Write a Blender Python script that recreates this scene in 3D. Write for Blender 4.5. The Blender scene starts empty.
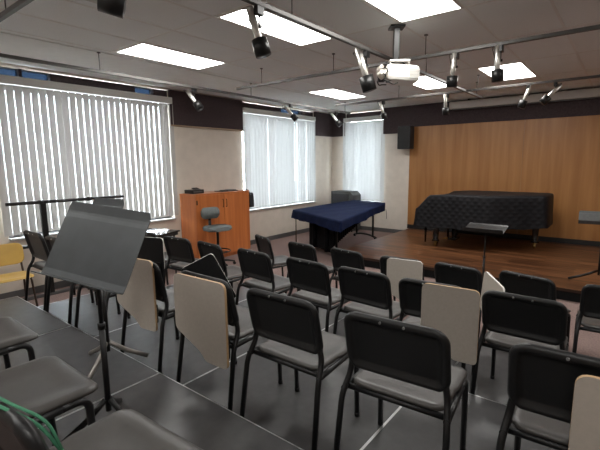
import bpy, bmesh, math, random
from mathutils import Vector, Matrix
random.seed(7)
C = bpy.context.scene.collection
PI = math.pi
R = math.radians
SC = bpy.context.scene

# ------------------------------------------------------------------ materials
def newmat(name):
    m = bpy.data.materials.new(name); m.use_nodes = True
    nt = m.node_tree
    return m, nt, nt.nodes['Principled BSDF']

def mat(name, col, rough=.5, metal=0.0, spec=.5, var=.0, scale=20.0, bump=0.0, bscale=200.0, coat=0.0, stretch=(1, 1, 1)):
    m, nt, b = newmat(name)
    b.inputs['Base Color'].default_value = (*col, 1)
    b.inputs['Roughness'].default_value = rough
    b.inputs['Metallic'].default_value = metal
    b.inputs['Specular IOR Level'].default_value = spec
    b.inputs['Coat Weight'].default_value = coat
    tc = nt.nodes.new('ShaderNodeTexCoord')
    mp = nt.nodes.new('ShaderNodeMapping'); mp.inputs['Scale'].default_value = stretch
    nt.links.new(tc.outputs['Object'], mp.inputs['Vector'])
    if var > 0:
        n = nt.nodes.new('ShaderNodeTexNoise'); n.inputs['Scale'].default_value = scale; n.inputs['Detail'].default_value = 6
        nt.links.new(mp.outputs['Vector'], n.inputs['Vector'])
        r = nt.nodes.new('ShaderNodeValToRGB')
        r.color_ramp.elements[0].position = .3; r.color_ramp.elements[1].position = .7
        r.color_ramp.elements[0].color = (*[c * (1 - var) for c in col], 1)
        r.color_ramp.elements[1].color = (*[min(1, c * (1 + var)) for c in col], 1)
        nt.links.new(n.outputs['Fac'], r.inputs['Fac']); nt.links.new(r.outputs['Color'], b.inputs['Base Color'])
    if bump > 0:
        n2 = nt.nodes.new('ShaderNodeTexNoise'); n2.inputs['Scale'].default_value = bscale; n2.inputs['Detail'].default_value = 3
        nt.links.new(mp.outputs['Vector'], n2.inputs['Vector'])
        bp = nt.nodes.new('ShaderNodeBump'); bp.inputs['Strength'].default_value = bump; bp.inputs['Distance'].default_value = .004
        nt.links.new(n2.outputs['Fac'], bp.inputs['Height']); nt.links.new(bp.outputs['Normal'], b.inputs['Normal'])
    return m

def wood(name, dark, light, rough=.4, axis='Z', scale=1.0, coat=0.0):
    m, nt, b = newmat(name)
    tc = nt.nodes.new('ShaderNodeTexCoord'); mp = nt.nodes.new('ShaderNodeMapping')
    s = {'X': (.6, 9, 9), 'Y': (9, .6, 9), 'Z': (9, 9, .6)}[axis]
    mp.inputs['Scale'].default_value = tuple(v * scale for v in s)
    nt.links.new(tc.outputs['Object'], mp.inputs['Vector'])
    n = nt.nodes.new('ShaderNodeTexNoise'); n.inputs['Scale'].default_value = 2.0; n.inputs['Detail'].default_value = 8; n.inputs['Distortion'].default_value = .4
    nt.links.new(mp.outputs['Vector'], n.inputs['Vector'])
    r = nt.nodes.new('ShaderNodeValToRGB')
    r.color_ramp.elements[0].position = .3; r.color_ramp.elements[1].position = .72
    r.color_ramp.elements[0].color = (*dark, 1); r.color_ramp.elements[1].color = (*light, 1)
    nt.links.new(n.outputs['Fac'], r.inputs['Fac']); nt.links.new(r.outputs['Color'], b.inputs['Base Color'])
    b.inputs['Roughness'].default_value = rough; b.inputs['Coat Weight'].default_value = coat
    return m

def plank_floor(name):
    m, nt, b = newmat(name)
    tc = nt.nodes.new('ShaderNodeTexCoord')
    br = nt.nodes.new('ShaderNodeTexBrick')
    br.inputs['Color1'].default_value = (.05, .019, .008, 1); br.inputs['Color2'].default_value = (.20, .085, .036, 1)
    br.inputs['Mortar'].default_value = (.03, .014, .008, 1)
    br.inputs['Scale'].default_value = 1.0; br.inputs['Mortar Size'].default_value = .0015
    br.inputs['Brick Width'].default_value = .9; br.inputs['Row Height'].default_value = .06; br.inputs['Bias'].default_value = -.1
    nt.links.new(tc.outputs['Object'], br.inputs['Vector'])
    mp = nt.nodes.new('ShaderNodeMapping'); mp.inputs['Scale'].default_value = (2, 40, 2)
    nt.links.new(tc.outputs['Object'], mp.inputs['Vector'])
    n = nt.nodes.new('ShaderNodeTexNoise'); n.inputs['Scale'].default_value = 1.5; n.inputs['Detail'].default_value = 7
    nt.links.new(mp.outputs['Vector'], n.inputs['Vector'])
    mx = nt.nodes.new('ShaderNodeMix'); mx.data_type = 'RGBA'; mx.blend_type = 'MULTIPLY'; mx.inputs[0].default_value = .7
    r = nt.nodes.new('ShaderNodeValToRGB'); r.color_ramp.elements[0].color = (.45, .42, .4, 1); r.color_ramp.elements[1].color = (1.3, 1.25, 1.2, 1)
    nt.links.new(n.outputs['Fac'], r.inputs['Fac'])
    nt.links.new(br.outputs['Color'], mx.inputs[6]); nt.links.new(r.outputs['Color'], mx.inputs[7])
    nt.links.new(mx.outputs[2], b.inputs['Base Color'])
    b.inputs['Roughness'].default_value = .32; b.inputs['Specular IOR Level'].default_value = .45
    return m

def quilt_mat(name):
    m, nt, b = newmat(name)
    b.inputs['Base Color'].default_value = (.0055, .0055, .0075, 1); b.inputs['Roughness'].default_value = .6
    b.inputs['Specular IOR Level'].default_value = .3
    tc = nt.nodes.new('ShaderNodeTexCoord')
    hs = []
    for sx in (1, -1):
        mp = nt.nodes.new('ShaderNodeMapping'); mp.inputs['Rotation'].default_value = (0, R(45 * sx), 0)
        nt.links.new(tc.outputs['Object'], mp.inputs['Vector'])
        w = nt.nodes.new('ShaderNodeTexWave'); w.wave_type = 'BANDS'; w.bands_direction = 'X'; w.inputs['Scale'].default_value = 3.4
        nt.links.new(mp.outputs['Vector'], w.inputs['Vector']); hs.append(w)
    mm = nt.nodes.new('ShaderNodeMath'); mm.operation = 'MULTIPLY'
    nt.links.new(hs[0].outputs['Fac'], mm.inputs[0]); nt.links.new(hs[1].outputs['Fac'], mm.inputs[1])
    bp = nt.nodes.new('ShaderNodeBump'); bp.inputs['Strength'].default_value = .3; bp.inputs['Distance'].default_value = .02
    nt.links.new(mm.outputs[0], bp.inputs['Height']); nt.links.new(bp.outputs['Normal'], b.inputs['Normal'])
    return m

def emit(name, col, s):
    m = bpy.data.materials.new(name); m.use_nodes = True; nt = m.node_tree
    nt.nodes.remove(nt.nodes['Principled BSDF'])
    e = nt.nodes.new('ShaderNodeEmission'); e.inputs['Color'].default_value = (*col, 1); e.inputs['Strength'].default_value = s
    nt.links.new(e.outputs[0], nt.nodes['Material Output'].inputs['Surface'])
    return m

def glass(name, tint, gloss=.08):
    m = bpy.data.materials.new(name); m.use_nodes = True; nt = m.node_tree
    nt.nodes.remove(nt.nodes['Principled BSDF'])
    t = nt.nodes.new('ShaderNodeBsdfTransparent'); t.inputs['Color'].default_value = (*tint, 1)
    g = nt.nodes.new('ShaderNodeBsdfGlossy'); g.inputs['Roughness'].default_value = .03
    mx = nt.nodes.new('ShaderNodeMixShader'); mx.inputs[0].default_value = gloss
    nt.links.new(t.outputs[0], mx.inputs[1]); nt.links.new(g.outputs[0], mx.inputs[2])
    nt.links.new(mx.outputs[0], nt.nodes['Material Output'].inputs['Surface'])
    return m

def vane_mat(name, col, trans):
    m = bpy.data.materials.new(name); m.use_nodes = True; nt = m.node_tree
    nt.nodes.remove(nt.nodes['Principled BSDF'])
    d = nt.nodes.new('ShaderNodeBsdfDiffuse'); d.inputs['Color'].default_value = (*col, 1)
    t = nt.nodes.new('ShaderNodeBsdfTranslucent'); t.inputs['Color'].default_value = (*col, 1)
    mx = nt.nodes.new('ShaderNodeMixShader'); mx.inputs[0].default_value = trans
    nt.links.new(d.outputs[0], mx.inputs[1]); nt.links.new(t.outputs[0], mx.inputs[2])
    nt.links.new(mx.outputs[0], nt.nodes['Material Output'].inputs['Surface'])
    return m

M = dict(
    wall=mat('wall_beige', (.62, .55, .475), .85, var=.05, scale=6, bump=.1, bscale=120),
    band=mat('acoustic_band', (.062, .046, .048), .95, spec=.1, var=.15, scale=40),
    wood_panel=wood('wall_plywood', (.28, .117, .033), (.39, .183, .058), .42, 'Z', .5),
    base=mat('black_base', (.012, .011, .011), .5),
    greybase=mat('grey_base', (.09, .085, .085), .6),
    carpet=mat('mauve_carpet', (.235, .168, .152), .95, spec=.1, var=.25, scale=60, bump=.4, bscale=300),
    ceil=mat('ceiling_tile', (.86, .88, .87), .92, spec=.1, var=.05, scale=90, bump=.3, bscale=250),
    tbar=mat('tbar', (.80, .79, .76), .6),
    soffit=mat('soffit', (.80, .80, .78), .8, var=.03, scale=8),
    stage=plank_floor('stage_planks'),
    riser=mat('riser_top', (.060, .059, .060), .33, spec=.45, var=.18, scale=14, bump=.06, bscale=400),
    riserside=mat('riser_side', (.006, .006, .0065), .8, spec=.15),
    alu=mat('aluminium', (.62, .62, .62), .35, 1.0),
    black=mat('black_plastic', (.0085, .0085, .009), .42, spec=.4, var=.1, scale=30, bump=.12, bscale=500),
    seat=mat('seat_plastic_with_sheen', (.052, .048, .045), .40, spec=.5, var=.08, scale=30, bump=.12, bscale=500),  # black plastic with the glancing sheen of lights and windows painted in as grey
    tube=mat('black_tube', (.008, .008, .0085), .38, spec=.4),
    screw=mat('screw', (.5, .5, .5), .35, 1.0),
    laminate=mat('tablet_laminate', (.41, .365, .315), .5, var=.04, scale=60),
    edgewood=mat('tablet_edge', (.50, .33, .18), .5),
    whiteedge=mat('pale_edge', (.72, .70, .66), .4),
    standgrey=mat('stand_grey', (.058, .064, .068), .40, .35, var=.1, scale=12),
    standfoot=mat('stand_foot', (.30, .28, .26), .4, .6),
    blackmetal=mat('black_metal', (.012, .012, .012), .35, .3),
    cherry=wood('cherry', (.42, .12, .034), (.60, .20, .062), .30, 'Z', .8, .2),
    cherrydark=mat('cherry_gap', (.04, .015, .006), .6),
    bronze=mat('handle_bronze', (.09, .06, .035), .4, .8),
    officegrey=mat('grey_fabric', (.17, .19, .19), .95, spec=.1, var=.2, scale=80, bump=.3, bscale=300),
    bluecover=mat('navy_cover', (.0075, .014, .046), .85, spec=.12, var=.2, scale=9, bump=.25, bscale=25),
    quilt=quilt_mat('black_quilt'),
    ebony=mat('ebony', (.008, .007, .007), .2, coat=.4),
    brass=mat('brass', (.65, .45, .18), .3, 1.0),
    speaker=mat('speaker_black', (.013, .013, .016), .6, var=.2, scale=90),
    ampgrey=mat('case_grey', (.055, .058, .058), .6, var=.2, scale=30),
    white=mat('white_plastic', (.74, .72, .68), .35),
    silver=mat('silver_tube', (.66, .64, .60), .38, .9),
    silverwrap=mat('foil', (.7, .66, .58), .3, .8, bump=1.0, bscale=40),
    track=mat('track_metal', (.075, .07, .066), .45, .3),
    screen=mat('screen_case', (.50, .47, .44), .5),
    yellow=mat('yellow_plastic', (.52, .33, .085), .30, var=.06, scale=8),
    brown=mat('brown_metal', (.06, .04, .03), .4, .3),
    tabletop=mat('dark_tabletop', (.035, .03, .028), .10, spec=.6),
    headrail=mat('headrail', (.52, .51, .48), .5),
    frame=mat('window_frame', (.07, .07, .075), .5), sill=mat('window_sill', (.45, .44, .42), .5),
    darkframe=mat('dark_frame', (.03, .03, .035), .5),
    green=mat('green_webbing', (.035, .17, .09), .7, var=.2, scale=60),
    bluecap=mat('blue_cap', (.02, .03, .12), .4),
    vane=vane_mat('vane_fabric', (.47, .455, .43), .022),
    vane2=vane_mat('vane_fabric_light', (.56, .565, .56), .06),
    glassm=glass('clear_glass', (.93, .96, .97)),
    glassblue=glass('blue_glass', (.04, .055, .075), .05),
    light=emit('diffuser', (1.0, .98, .94), 8.0),
    matte=mat('matte_black', (.006, .006, .007), .9, spec=.1),
    lens=mat('lens', (.02, .02, .04), .05, coat=1.0),
    paving=mat('paving', (.5, .5, .48), .9, var=.1, scale=2),
)

# ------------------------------------------------------------------ mesh helpers
def B(): return bmesh.new()

def box(bm, c, s, rot=None, bevel=0.0, mi=0):
    r = bmesh.ops.create_cube(bm, size=1.0)
    vs = r['verts']
    for v in vs: v.co = Vector((v.co.x * s[0], v.co.y * s[1], v.co.z * s[2]))
    fs = set(f for v in vs for f in v.link_faces)
    if bevel > 0:
        es = list(set(e for v in vs for e in v.link_edges))
        rb = bmesh.ops.bevel(bm, geom=es, offset=bevel, segments=2, affect='EDGES', profile=.5)
        vs = list(set(v for f in rb['faces'] for v in f.verts) | set(v for v in vs if v.is_valid))
        fs = set(f for v in vs for f in v.link_faces)
    mx = Matrix.Translation(Vector(c)) @ (rot.to_4x4() if rot else Matrix.Identity(4))
    for v in vs: v.co = mx @ v.co
    for f in fs: f.material_index = mi
    return vs

def b2(bm, x0, x1, y0, y1, z0, z1, bevel=0.0, mi=0):
    return box(bm, ((x0 + x1) / 2, (y0 + y1) / 2, (z0 + z1) / 2), (abs(x1 - x0), abs(y1 - y0), abs(z1 - z0)), None, bevel, mi)

def smooth_path(pts, rad=.05, n=5):
    """rounds the corners of a polyline"""
    P = [Vector(p) for p in pts]; out = [P[0]]
    for i in range(1, len(P) - 1):
        a, b, c = P[i - 1], P[i], P[i + 1]
        d1 = (a - b); d2 = (c - b)
        r = min(rad, d1.length * .45, d2.length * .45)
        p1 = b + d1.normalized() * r; p2 = b + d2.normalized() * r
        for k in range(n + 1):
            t = k / n
            out.append(p1.lerp(b, t).lerp(b.lerp(p2, t), t))
    out.append(P[-1]); return out

def tube(bm, pts, r, seg=8, mi=0, closed=False, flat=1.0):
    P = [Vector(p) for p in pts]; n = len(P); rings = []
    up = None
    for i, p in enumerate(P):
        if closed: t = (P[(i + 1) % n] - P[i - 1]).normalized()
        else: t = (P[min(i + 1, n - 1)] - P[max(i - 1, 0)]).normalized()
        if up is None:
            up = Vector((0, 0, 1)) if abs(t.z) < .9 else Vector((0, 1, 0))
        s = t.cross(up).normalized(); up = s.cross(t).normalized()
        rr = r[i] if isinstance(r, (list, tuple)) else r
        rings.append([bm.verts.new(p + (s * math.cos(a) + up * math.sin(a) * flat) * rr) for a in [2 * PI * k / seg for k in range(seg)]])
    m = n if closed else n - 1
    for i in range(m):
        A, Bq = rings[i], rings[(i + 1) % n]
        for k in range(seg):
            f = bm.faces.new((A[k], A[(k + 1) % seg], Bq[(k + 1) % seg], Bq[k])); f.smooth = True; f.material_index = mi
    if not closed:
        f = bm.faces.new(rings[0][::-1]); f.material_index = mi
        f = bm.faces.new(rings[-1]); f.material_index = mi

def cyl(bm, a, b, r, seg=16, r2=None, mi=0):
    tube(bm, [a, b], [r, r if r2 is None else r2], seg, mi)

def lathe(bm, prof, c=(0, 0, 0), seg=20, mi=0):
    rings = []
    for (r, z) in prof:
        rings.append([bm.verts.new((c[0] + r * math.cos(2 * PI * k / seg), c[1] + r * math.sin(2 * PI * k / seg), c[2] + z)) for k in range(seg)])
    for i in range(len(rings) - 1):
        for k in range(seg):
            f = bm.faces.new((rings[i][k], rings[i][(k + 1) % seg], rings[i + 1][(k + 1) % seg], rings[i + 1][k])); f.smooth = True; f.material_index = mi
    bm.faces.new(rings[0][::-1]).material_index = mi
    bm.faces.new(rings[-1]).material_index = mi

def prism(bm, poly, d, mi=0, side_mi=None, bottom_mi=None):
    """poly: 3-D loop, d: extrusion vector"""
    d = Vector(d)
    a = [bm.verts.new(Vector(p)) for p in poly]; b = [bm.verts.new(Vector(p) + d) for p in poly]
    f = bm.faces.new(a[::-1]); f.material_index = mi if bottom_mi is None else bottom_mi
    f = bm.faces.new(b); f.material_index = mi
    n = len(a)
    for i in range(n):
        f = bm.faces.new((a[i], a[(i + 1) % n], b[(i + 1) % n], b[i])); f.material_index = mi if side_mi is None else side_mi

def round_poly(pts, rads, n=6):
    """pts 2-D loop with a corner radius for each"""
    out = []; N = len(pts)
    for i in range(N):
        b = Vector(pts[i]); a = Vector(pts[i - 1]); c = Vector(pts[(i + 1) % N]); r = rads[i] if isinstance(rads, (list, tuple)) else rads
        if r <= 0: out.append(b); continue
        p1 = b + (a - b).normalized() * r; p2 = b + (c - b).normalized() * r
        for k in range(n + 1):
            t = k / n; out.append(p1.lerp(b, t).lerp(b.lerp(p2, t), t))
    return out

def mesh(name, bm, mats):
    bmesh.ops.recalc_face_normals(bm, faces=bm.faces[:])
    me = bpy.data.meshes.new(name); bm.to_mesh(me); bm.free()
    for m in (mats if isinstance(mats, (list, tuple)) else [mats]): me.materials.append(m)
    return me

def obj(name, bm, mats, parent=None, loc=None, rot=None, label=None):
    me = bm if isinstance(bm, bpy.types.Mesh) else mesh(name, bm, mats)
    o = bpy.data.objects.new(name, me); C.objects.link(o)
    if parent: o.parent = parent
    if loc is not None: o.location = loc
    if rot is not None: o.rotation_euler = rot
    if label: o['label'] = label
    return o

def tag(o, label, cat, group=None, kind=None):
    o['label'] = label; o['category'] = cat
    if group: o['group'] = group
    if kind: o['kind'] = kind
    return o

def thing(name, label, cat, loc=(0, 0, 0), rz=0.0, group=None, kind=None):
    o = bpy.data.objects.new(name, None); C.objects.link(o); o.empty_display_size = .1
    o.location = loc; o.rotation_euler = (0, 0, rz)
    return tag(o, label, cat, group, kind)

def dup(root, loc, rz, label, group=None):
    r = root.copy(); C.objects.link(r); r.location = loc; r.rotation_euler = (0, 0, rz); r['label'] = label
    if group: r['group'] = group
    for ch in list(root.children):
        c = ch.copy(); C.objects.link(c); c.parent = r
        for g in list(ch.children):
            d = g.copy(); C.objects.link(d); d.parent = c
    return r

def struct(name, bm, mats, label, cat, loc=None):
    o = obj(name, bm, mats, None, loc); tag(o, label, cat, None, 'structure'); return o

# ------------------------------------------------------------------ camera
cam = bpy.data.cameras.new('camera'); co = bpy.data.objects.new('camera', cam); C.objects.link(co)
yaw, pit, rol, fpx = .670466, .1516688, -.0094421, 409.18
F = Vector((-math.sin(yaw) * math.cos(pit), math.cos(yaw) * math.cos(pit), -math.sin(pit)))
Rt = Vector((math.cos(yaw), math.sin(yaw), 0)); Up = Rt.cross(F)
R2 = Rt * math.cos(rol) + Up * math.sin(rol); U2 = -Rt * math.sin(rol) + Up * math.cos(rol)
co.matrix_world = Matrix(((R2.x, U2.x, -F.x, 0), (R2.y, U2.y, -F.y, 0), (R2.z, U2.z, -F.z, 1.79), (0, 0, 0, 1)))
cam.sensor_width = 36; cam.lens = fpx / 600 * 36; cam.clip_start = .02; cam.clip_end = 200
SC.camera = co

# ------------------------------------------------------------------ room shell
XL, XR, YB, YF, ZC = -6.385, 4.2, 9.5, -3.2, 3.10
bm = B(); b2(bm, XL - .3, XR + .3, YF - .3, YB + .3, -.1, 0)
struct('floor', bm, M['carpet'], 'mauve brown carpet around the risers and the stage', 'floor')
bm = B(); b2(bm, XL - .3, XR + .3, YF - .3, YB + .3, ZC, ZC + .12)
struct('ceiling', bm, M['ceil'], 'grey suspended ceiling of rectangular acoustic tiles', 'ceiling')
# metal grid of the suspended ceiling
GX = [-.61 * k for k in range(-6, 9)]; GY = [2.61 + 1.2375 * k for k in range(-4, 6)]
bm = B()
for x in GX: b2(bm, x - .012, x + .012, YF, YB, ZC - .004, ZC + .01)
for y in GY: b2(bm, -4.97, XR, y - .012, y + .012, ZC - .0035, ZC + .01)
struct('trim_1', bm, M['tbar'], 'metal grid between the grey ceiling tiles', 'ceiling grid')
bm = B(); b2(bm, XL, -4.98, YF, YB, ZC - .010, ZC - .001)
struct('trim_2', bm, M['soffit'], 'pale soffit strip along the top of the window wall', 'soffit')

def wall_with_holes(name, axis, pos, thick, a0, a1, z0, z1, holes, label):
    """axis 'X': wall on plane x=pos running along Y; axis 'Y': wall on plane y=pos running along X"""
    bm = B()
    def piece(u0, u1, w0, w1):
        if u1 - u0 < 1e-4 or w1 - w0 < 1e-4: return
        if axis == 'X': b2(bm, pos, pos + thick, u0, u1, w0, w1)
        else: b2(bm, u0, u1, pos, pos + thick, w0, w1)
    u = a0
    for (h0, h1, k0, k1) in sorted(holes):
        piece(u, h0, z0, z1); piece(h0, h1, z0, k0); piece(h0, h1, k1, z1); u = h1
    piece(u, a1, z0, z1)
    return struct(name, bm, M['wall'], label, 'wall')

W1 = (1.80, 4.38, .82, 3.06); W2 = (6.13, 8.66, .78, 3.06); W3 = (-5.95, -4.84, .78, 3.06)
WN = (-2.4, .2, .82, 3.06)
wall_with_holes('wall_left', 'X', XL - .25, .25, YF - .3, YB + .25, 0, ZC, [WN, W1, W2], 'beige left wall with tall windows under blinds')
wall_with_holes('wall_back', 'Y', YB, .25, XL, XR + .25, 0, ZC, [W3], 'beige far wall behind the stage')
bm = B(); b2(bm, XR, XR + .25, YF - .3, YB, 0, ZC); struct('wall_right', bm, M['wall'], 'beige right wall beyond the frame', 'wall')
bm = B(); b2(bm, XL - .25, XR, YF - .3, YF, 0, ZC); struct('wall_front', bm, M['wall'], 'beige wall behind the camera', 'wall')
# dark acoustic band above
ZB = 2.47
bm = B()
for (y0, y1) in ((YF, WN[0]), (WN[1], W1[0]), (W1[1], W2[0]), (W2[1], YB)): b2(bm, XL, XL + .035, y0, y1, ZB, ZC - .036)
struct('trim_3', bm, M['band'], 'dark acoustic band along the top of the window wall', 'wall band')
bm = B()
b2(bm, XL + .035, W3[0], YB - .035, YB, ZB, ZC - .001); b2(bm, W3[1], -4.13, YB - .035, YB, ZB, ZC - .001); b2(bm, -4.13, XR, YB - .035, YB, 2.60, ZC - .001)
struct('trim_4', bm, M['band'], 'dark acoustic band along the top of the far wall', 'wall band')
bm = B()
for (y0, y1) in ((W1[1], W2[0]),): b2(bm, XL, XL + .045, y0, y1, ZB - .025, ZB)
struct('trim_5', bm, mat('band_trim', (.30, .20, .12), .5), 'thin brown wood strip under the dark band between the windows', 'trim')
# baseboards
bm = B(); b2(bm, XL, XL + .018, YF, YB, 0, .10); struct('baseboard_left', bm, M['greybase'], 'grey baseboard along the window wall', 'baseboard')
bm = B(); b2(bm, XL + .018, -4.15, YB - .018, YB, 0, .10); struct('baseboard_back', bm, M['greybase'], 'grey baseboard along the far wall left of the stage', 'baseboard')
# plywood panels behind the stage
xs = [-4.13, -1.69, .75, 3.19, XR]
for i in range(4):
    bm = B(); b2(bm, xs[i] + .002, xs[i + 1] - .002, YB - .03, YB, .26, 2.60)
    struct('wall_panel', bm, M['wood_panel'],
           ['honey coloured plywood wall panel behind the covered grand piano', 'honey coloured plywood wall panel right of the piano tail',
            'plywood wall panel beyond the right edge', 'narrow plywood wall panel at the right wall'][i], 'wall panel')
bm = B(); b2(bm, -4.13, XR, YB - .034, YB, .16, .26); struct('baseboard_stage', bm, M['base'], 'black base strip under the plywood at stage level', 'baseboard')
# stage
t = thing('stage', 'low wooden stage of glossy brown strip planks with black front', 'stage', (-4.08, 6.08, 0), kind='structure')
bm = B(); b2(bm, 0, XR + 4.08, 0, YB - .036 - 6.08, .12, .16); obj('stage_deck', bm, M['stage'], t)
bm = B(); b2(bm, .01, XR + 4.08, .012, .05, 0, .12); b2(bm, .01, .05, .05, YB - 6.12, 0, .12); obj('stage_front', bm, M['riserside'], t)

# windows, their panes and blinds
def window(i, axis, W, label, transoms):
    t = thing('window_%d' % i, label, 'window', (0, 0, 0), kind='structure')
    a0, a1, z0, z1 = W
    bm = B(); g = B(); tr = B(); dk = B()
    def pc(b, u0, u1, w0, w1, d0=.12, d1=.16):
        if axis == 'X': b2(b, XL - d1, XL - d0, u0, u1, w0, w1)
        else: b2(b, u0, u1, YB + d0, YB + d1, w0, w1)
    zt = 2.80
    for (u0, u1) in ((a0, a0 + .05), (a1 - .05, a1)): pc(bm, u0, u1, z0, z1)
    nm = 3 if a1 - a0 > 2 else 2
    for k in range(1, nm):
        u = a0 + (a1 - a0) * k / nm; pc(bm, u - .02, u + .02, z0 + .05, zt)
    for (w0, w1) in ((z0, z0 + .05), (zt - .03, zt + .03), (z1 - .012, z1)): pc(bm, a0 + .05, a1 - .05, w0, w1)
    pc(g, a0 + .05, a1 - .05, z0 + .05, zt - .03, .135, .142)
    u = a0
    for (t0, t1) in transoms:
        pc(bm, t0 - .02, t0, zt + .03, z1 - .012, .061, .165); pc(bm, t1, t1 + .02, zt + .03, z1 - .012, .061, .165); pc(dk, u, t0, zt + .03, z1 - .012, .03, .06); pc(tr, t0, t1, zt + .03, z1 - .012, .135, .142); u = t1
    pc(dk, u, a1, zt + .03, z1 - .012, .03, .06)
    obj('window_frame', bm, M['frame'], t); obj('pane', g, M['glassm'], t)
    if transoms: obj('transom_pane', tr, M['glassblue'], t, label='blue tinted transom glass')
    obj('transom_panel', dk, M['band'], t, label='dark panel filling the transom')
    bm = B()
    if axis == 'X': b2(bm, XL - .12, XL + .05, a0 - .0, a1 + .0, z0 - .03, z0, .005)
    else: b2(bm, a0, a1, YB - .05, YB + .12, z0 - .03, z0, .005)
    obj('sill', bm, M['sill'], t)
    return t
window(1, 'X', W1, 'large left window behind closed vertical blinds with blue transom panes', [(1.9, 2.14), (2.17, 2.52), (3.78, 4.12)])
window(2, 'X', W2, 'window beyond the wooden cabinet with vertical blinds', [(7.42, 8.22)])
window(3, 'Y', W3, 'narrow window in the far wall next to the room corner', [])
window(4, 'X', WN, 'window of the left wall behind the camera', [])

def blind(axis, W, pitch, ang, m, label, drop, seed, jitter=.0, extra=.03):
    a0, a1, z0, z1 = W; rnd = random.Random(seed)
    if axis == 'X': t = thing('vertical_blind', label, 'blind', (XL + .04, (a0 + a1) / 2, 2.82), PI / 2)
    else: t = thing('vertical_blind', label, 'blind', ((a0 + a1) / 2, YB - .04, 2.82), 0)
    L = (a1 - a0) + 2 * extra
    bm = B(); box(bm, (0, 0 if axis == 'Y' else 0, .055), (L, .075, .105), None, .006); obj('headrail', bm, M['headrail'], t)
    bm = B(); n = int(L / pitch)
    for k in range(n + 1):
        x = -L / 2 + .02 + (L - .04) * k / n
        a = R(ang + rnd.uniform(-jitter, jitter)); w = .0486
        h = 2.82 - drop + rnd.uniform(-.004, .004)
        c = Vector((math.cos(a), math.sin(a), 0)); s = Vector((-math.sin(a), math.cos(a), 0))
        cols = []
        for u in (-1, -.5, 0, .5, 1):
            p = Vector((x, 0, 0)) + c * (u * w) + s * (.006 * (1 - u * u))
            cols.append((bm.verts.new((p.x, p.y, -.003)), bm.verts.new((p.x, p.y, -h))))
        for q in range(4):
            f = bm.faces.new((cols[q][0], cols[q + 1][0], cols[q + 1][1], cols[q][1])); f.smooth = True
    o = obj('vanes', bm, m, t)
    return t
blind('X', W1, .096, 4.5, M['vane'], 'wide grey white vertical blind over the left window', .86, 1, 2.0)
blind('X', W2, .0955, -2, M['vane2'], 'white vertical blind on the window beyond the cabinet', .80, 2, 7, -.02)
blind('Y', W3, .09, 9, M['vane2'], 'narrow bright vertical blind in the far wall by the corner', .80, 3, 10)
blind('X', WN, .096, 5, M['vane'], 'vertical blind on the left wall behind the camera', .86, 4, 5)
# ground outside
bm = B(); b2(bm, -40, XL - .3, -30, 40, -.6, -.5); b2(bm, XL - .3, 30, YB + .3, 40, -.6, -.5)
struct('ground', bm, M['paving'], 'pale paving outside the windows', 'ground')

# ------------------------------------------------------------------ ceiling lights
def troffer(x0, x1, y0, y1, label):
    t = thing('ceiling_light', label, 'ceiling light', ((x0 + x1) / 2, (y0 + y1) / 2, ZC - .005), 0, 'recessed ceiling lights')
    w, d = x1 - x0 - .024, y1 - y0 - .024
    bm = B()
    for (u0, u1, v0, v1) in ((-w / 2, w / 2, -d / 2, -d / 2 + .02), (-w / 2, w / 2, d / 2 - .02, d / 2), (-w / 2, -w / 2 + .02, -d / 2 + .02, d / 2 - .02), (w / 2 - .02, w / 2, -d / 2 + .02, d / 2 - .02)):
        b2(bm, u0, u1, v0, v1, -.006, .004)
    obj('light_frame', bm, M['white'], t)
    bm = B(); b2(bm, -w / 2 + .02, w / 2 - .02, -d / 2 + .02, d / 2 - .02, -.003, .003); obj('diffuser', bm, M['light'], t)
gx = lambda k: -.605 * k
troffer(gx(8), gx(7), 2.61, 3.85, 'glowing ceiling light nearest the large left window')
troffer(gx(5), gx(4) - .13, 2.61, 3.85, 'glowing ceiling light crossed by the long near lighting track')
troffer(gx(3), gx(2), 2.61, 3.85, 'glowing ceiling light cut by the top of the picture')
troffer(gx(8), gx(7), 6.35, 7.58, 'small far ceiling light above the window beyond the cabinet')
troffer(gx(5), gx(4) - .06, 6.35, 7.58, 'far ceiling light right below the projector')
troffer(gx(3), gx(2), 6.35, 7.58, 'far ceiling light rightmost, behind two spotlights')
for (k, y, s) in ((-1, 2.61, 'right of the near row'), (-1, 6.35, 'right of the far row'), (8, -1.1, 'behind the camera by the windows'), (4, -1.1, 'behind the camera in the middle'), (0, -1.1, 'behind the camera to the right')):  # unseen troffers added to light the room, continuing the ceiling pattern
    troffer(gx(k), gx(k - 1), y, y + 1.24, 'added ceiling light out of view ' + s)

# ------------------------------------------------------------------ lighting tracks, spotlights
def trackbar(p0, p1, rods, label):
    p0, p1 = Vector(p0), Vector(p1)
    t = thing('lighting_track', label, 'lighting track', p0, 0, 'lighting tracks')
    d = p1 - p0
    bm = B(); w = .036; h = .034
    sx = (abs(d.x) or w); sy = (abs(d.y) or w)
    box(bm, d / 2, (sx, sy, h), None, .004); obj('rail', bm, M['track'], t)
    for r in rods:
        bm = B(); q = Vector(r) - p0; cyl(bm, (q.x, q.y, .017), (q.x, q.y, ZC - .012 - p0.z), .005, 8)
        cyl(bm, (q.x, q.y, ZC - .022 - p0.z), (q.x, q.y, ZC - .012 - p0.z), .02, 12)
        obj('hanger_rod', bm, M['track'], t)
ZT = 2.87
trackbar((-2.08, 1.18, ZT), (-2.08, 7.75, ZT), [(-2.08, 2.55, 0), (-2.08, 5.2, 0), (-2.08, 7.4, 0)], 'long lighting track running from the top edge towards the plywood wall')
trackbar((-4.97, -1.0, ZT), (-4.97, 8.1, ZT), [(-4.97, 2.5, 0), (-4.97, 5.0, 0), (-4.97, 7.9, 0)], 'lighting track along the window wall above the blinds')
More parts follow.
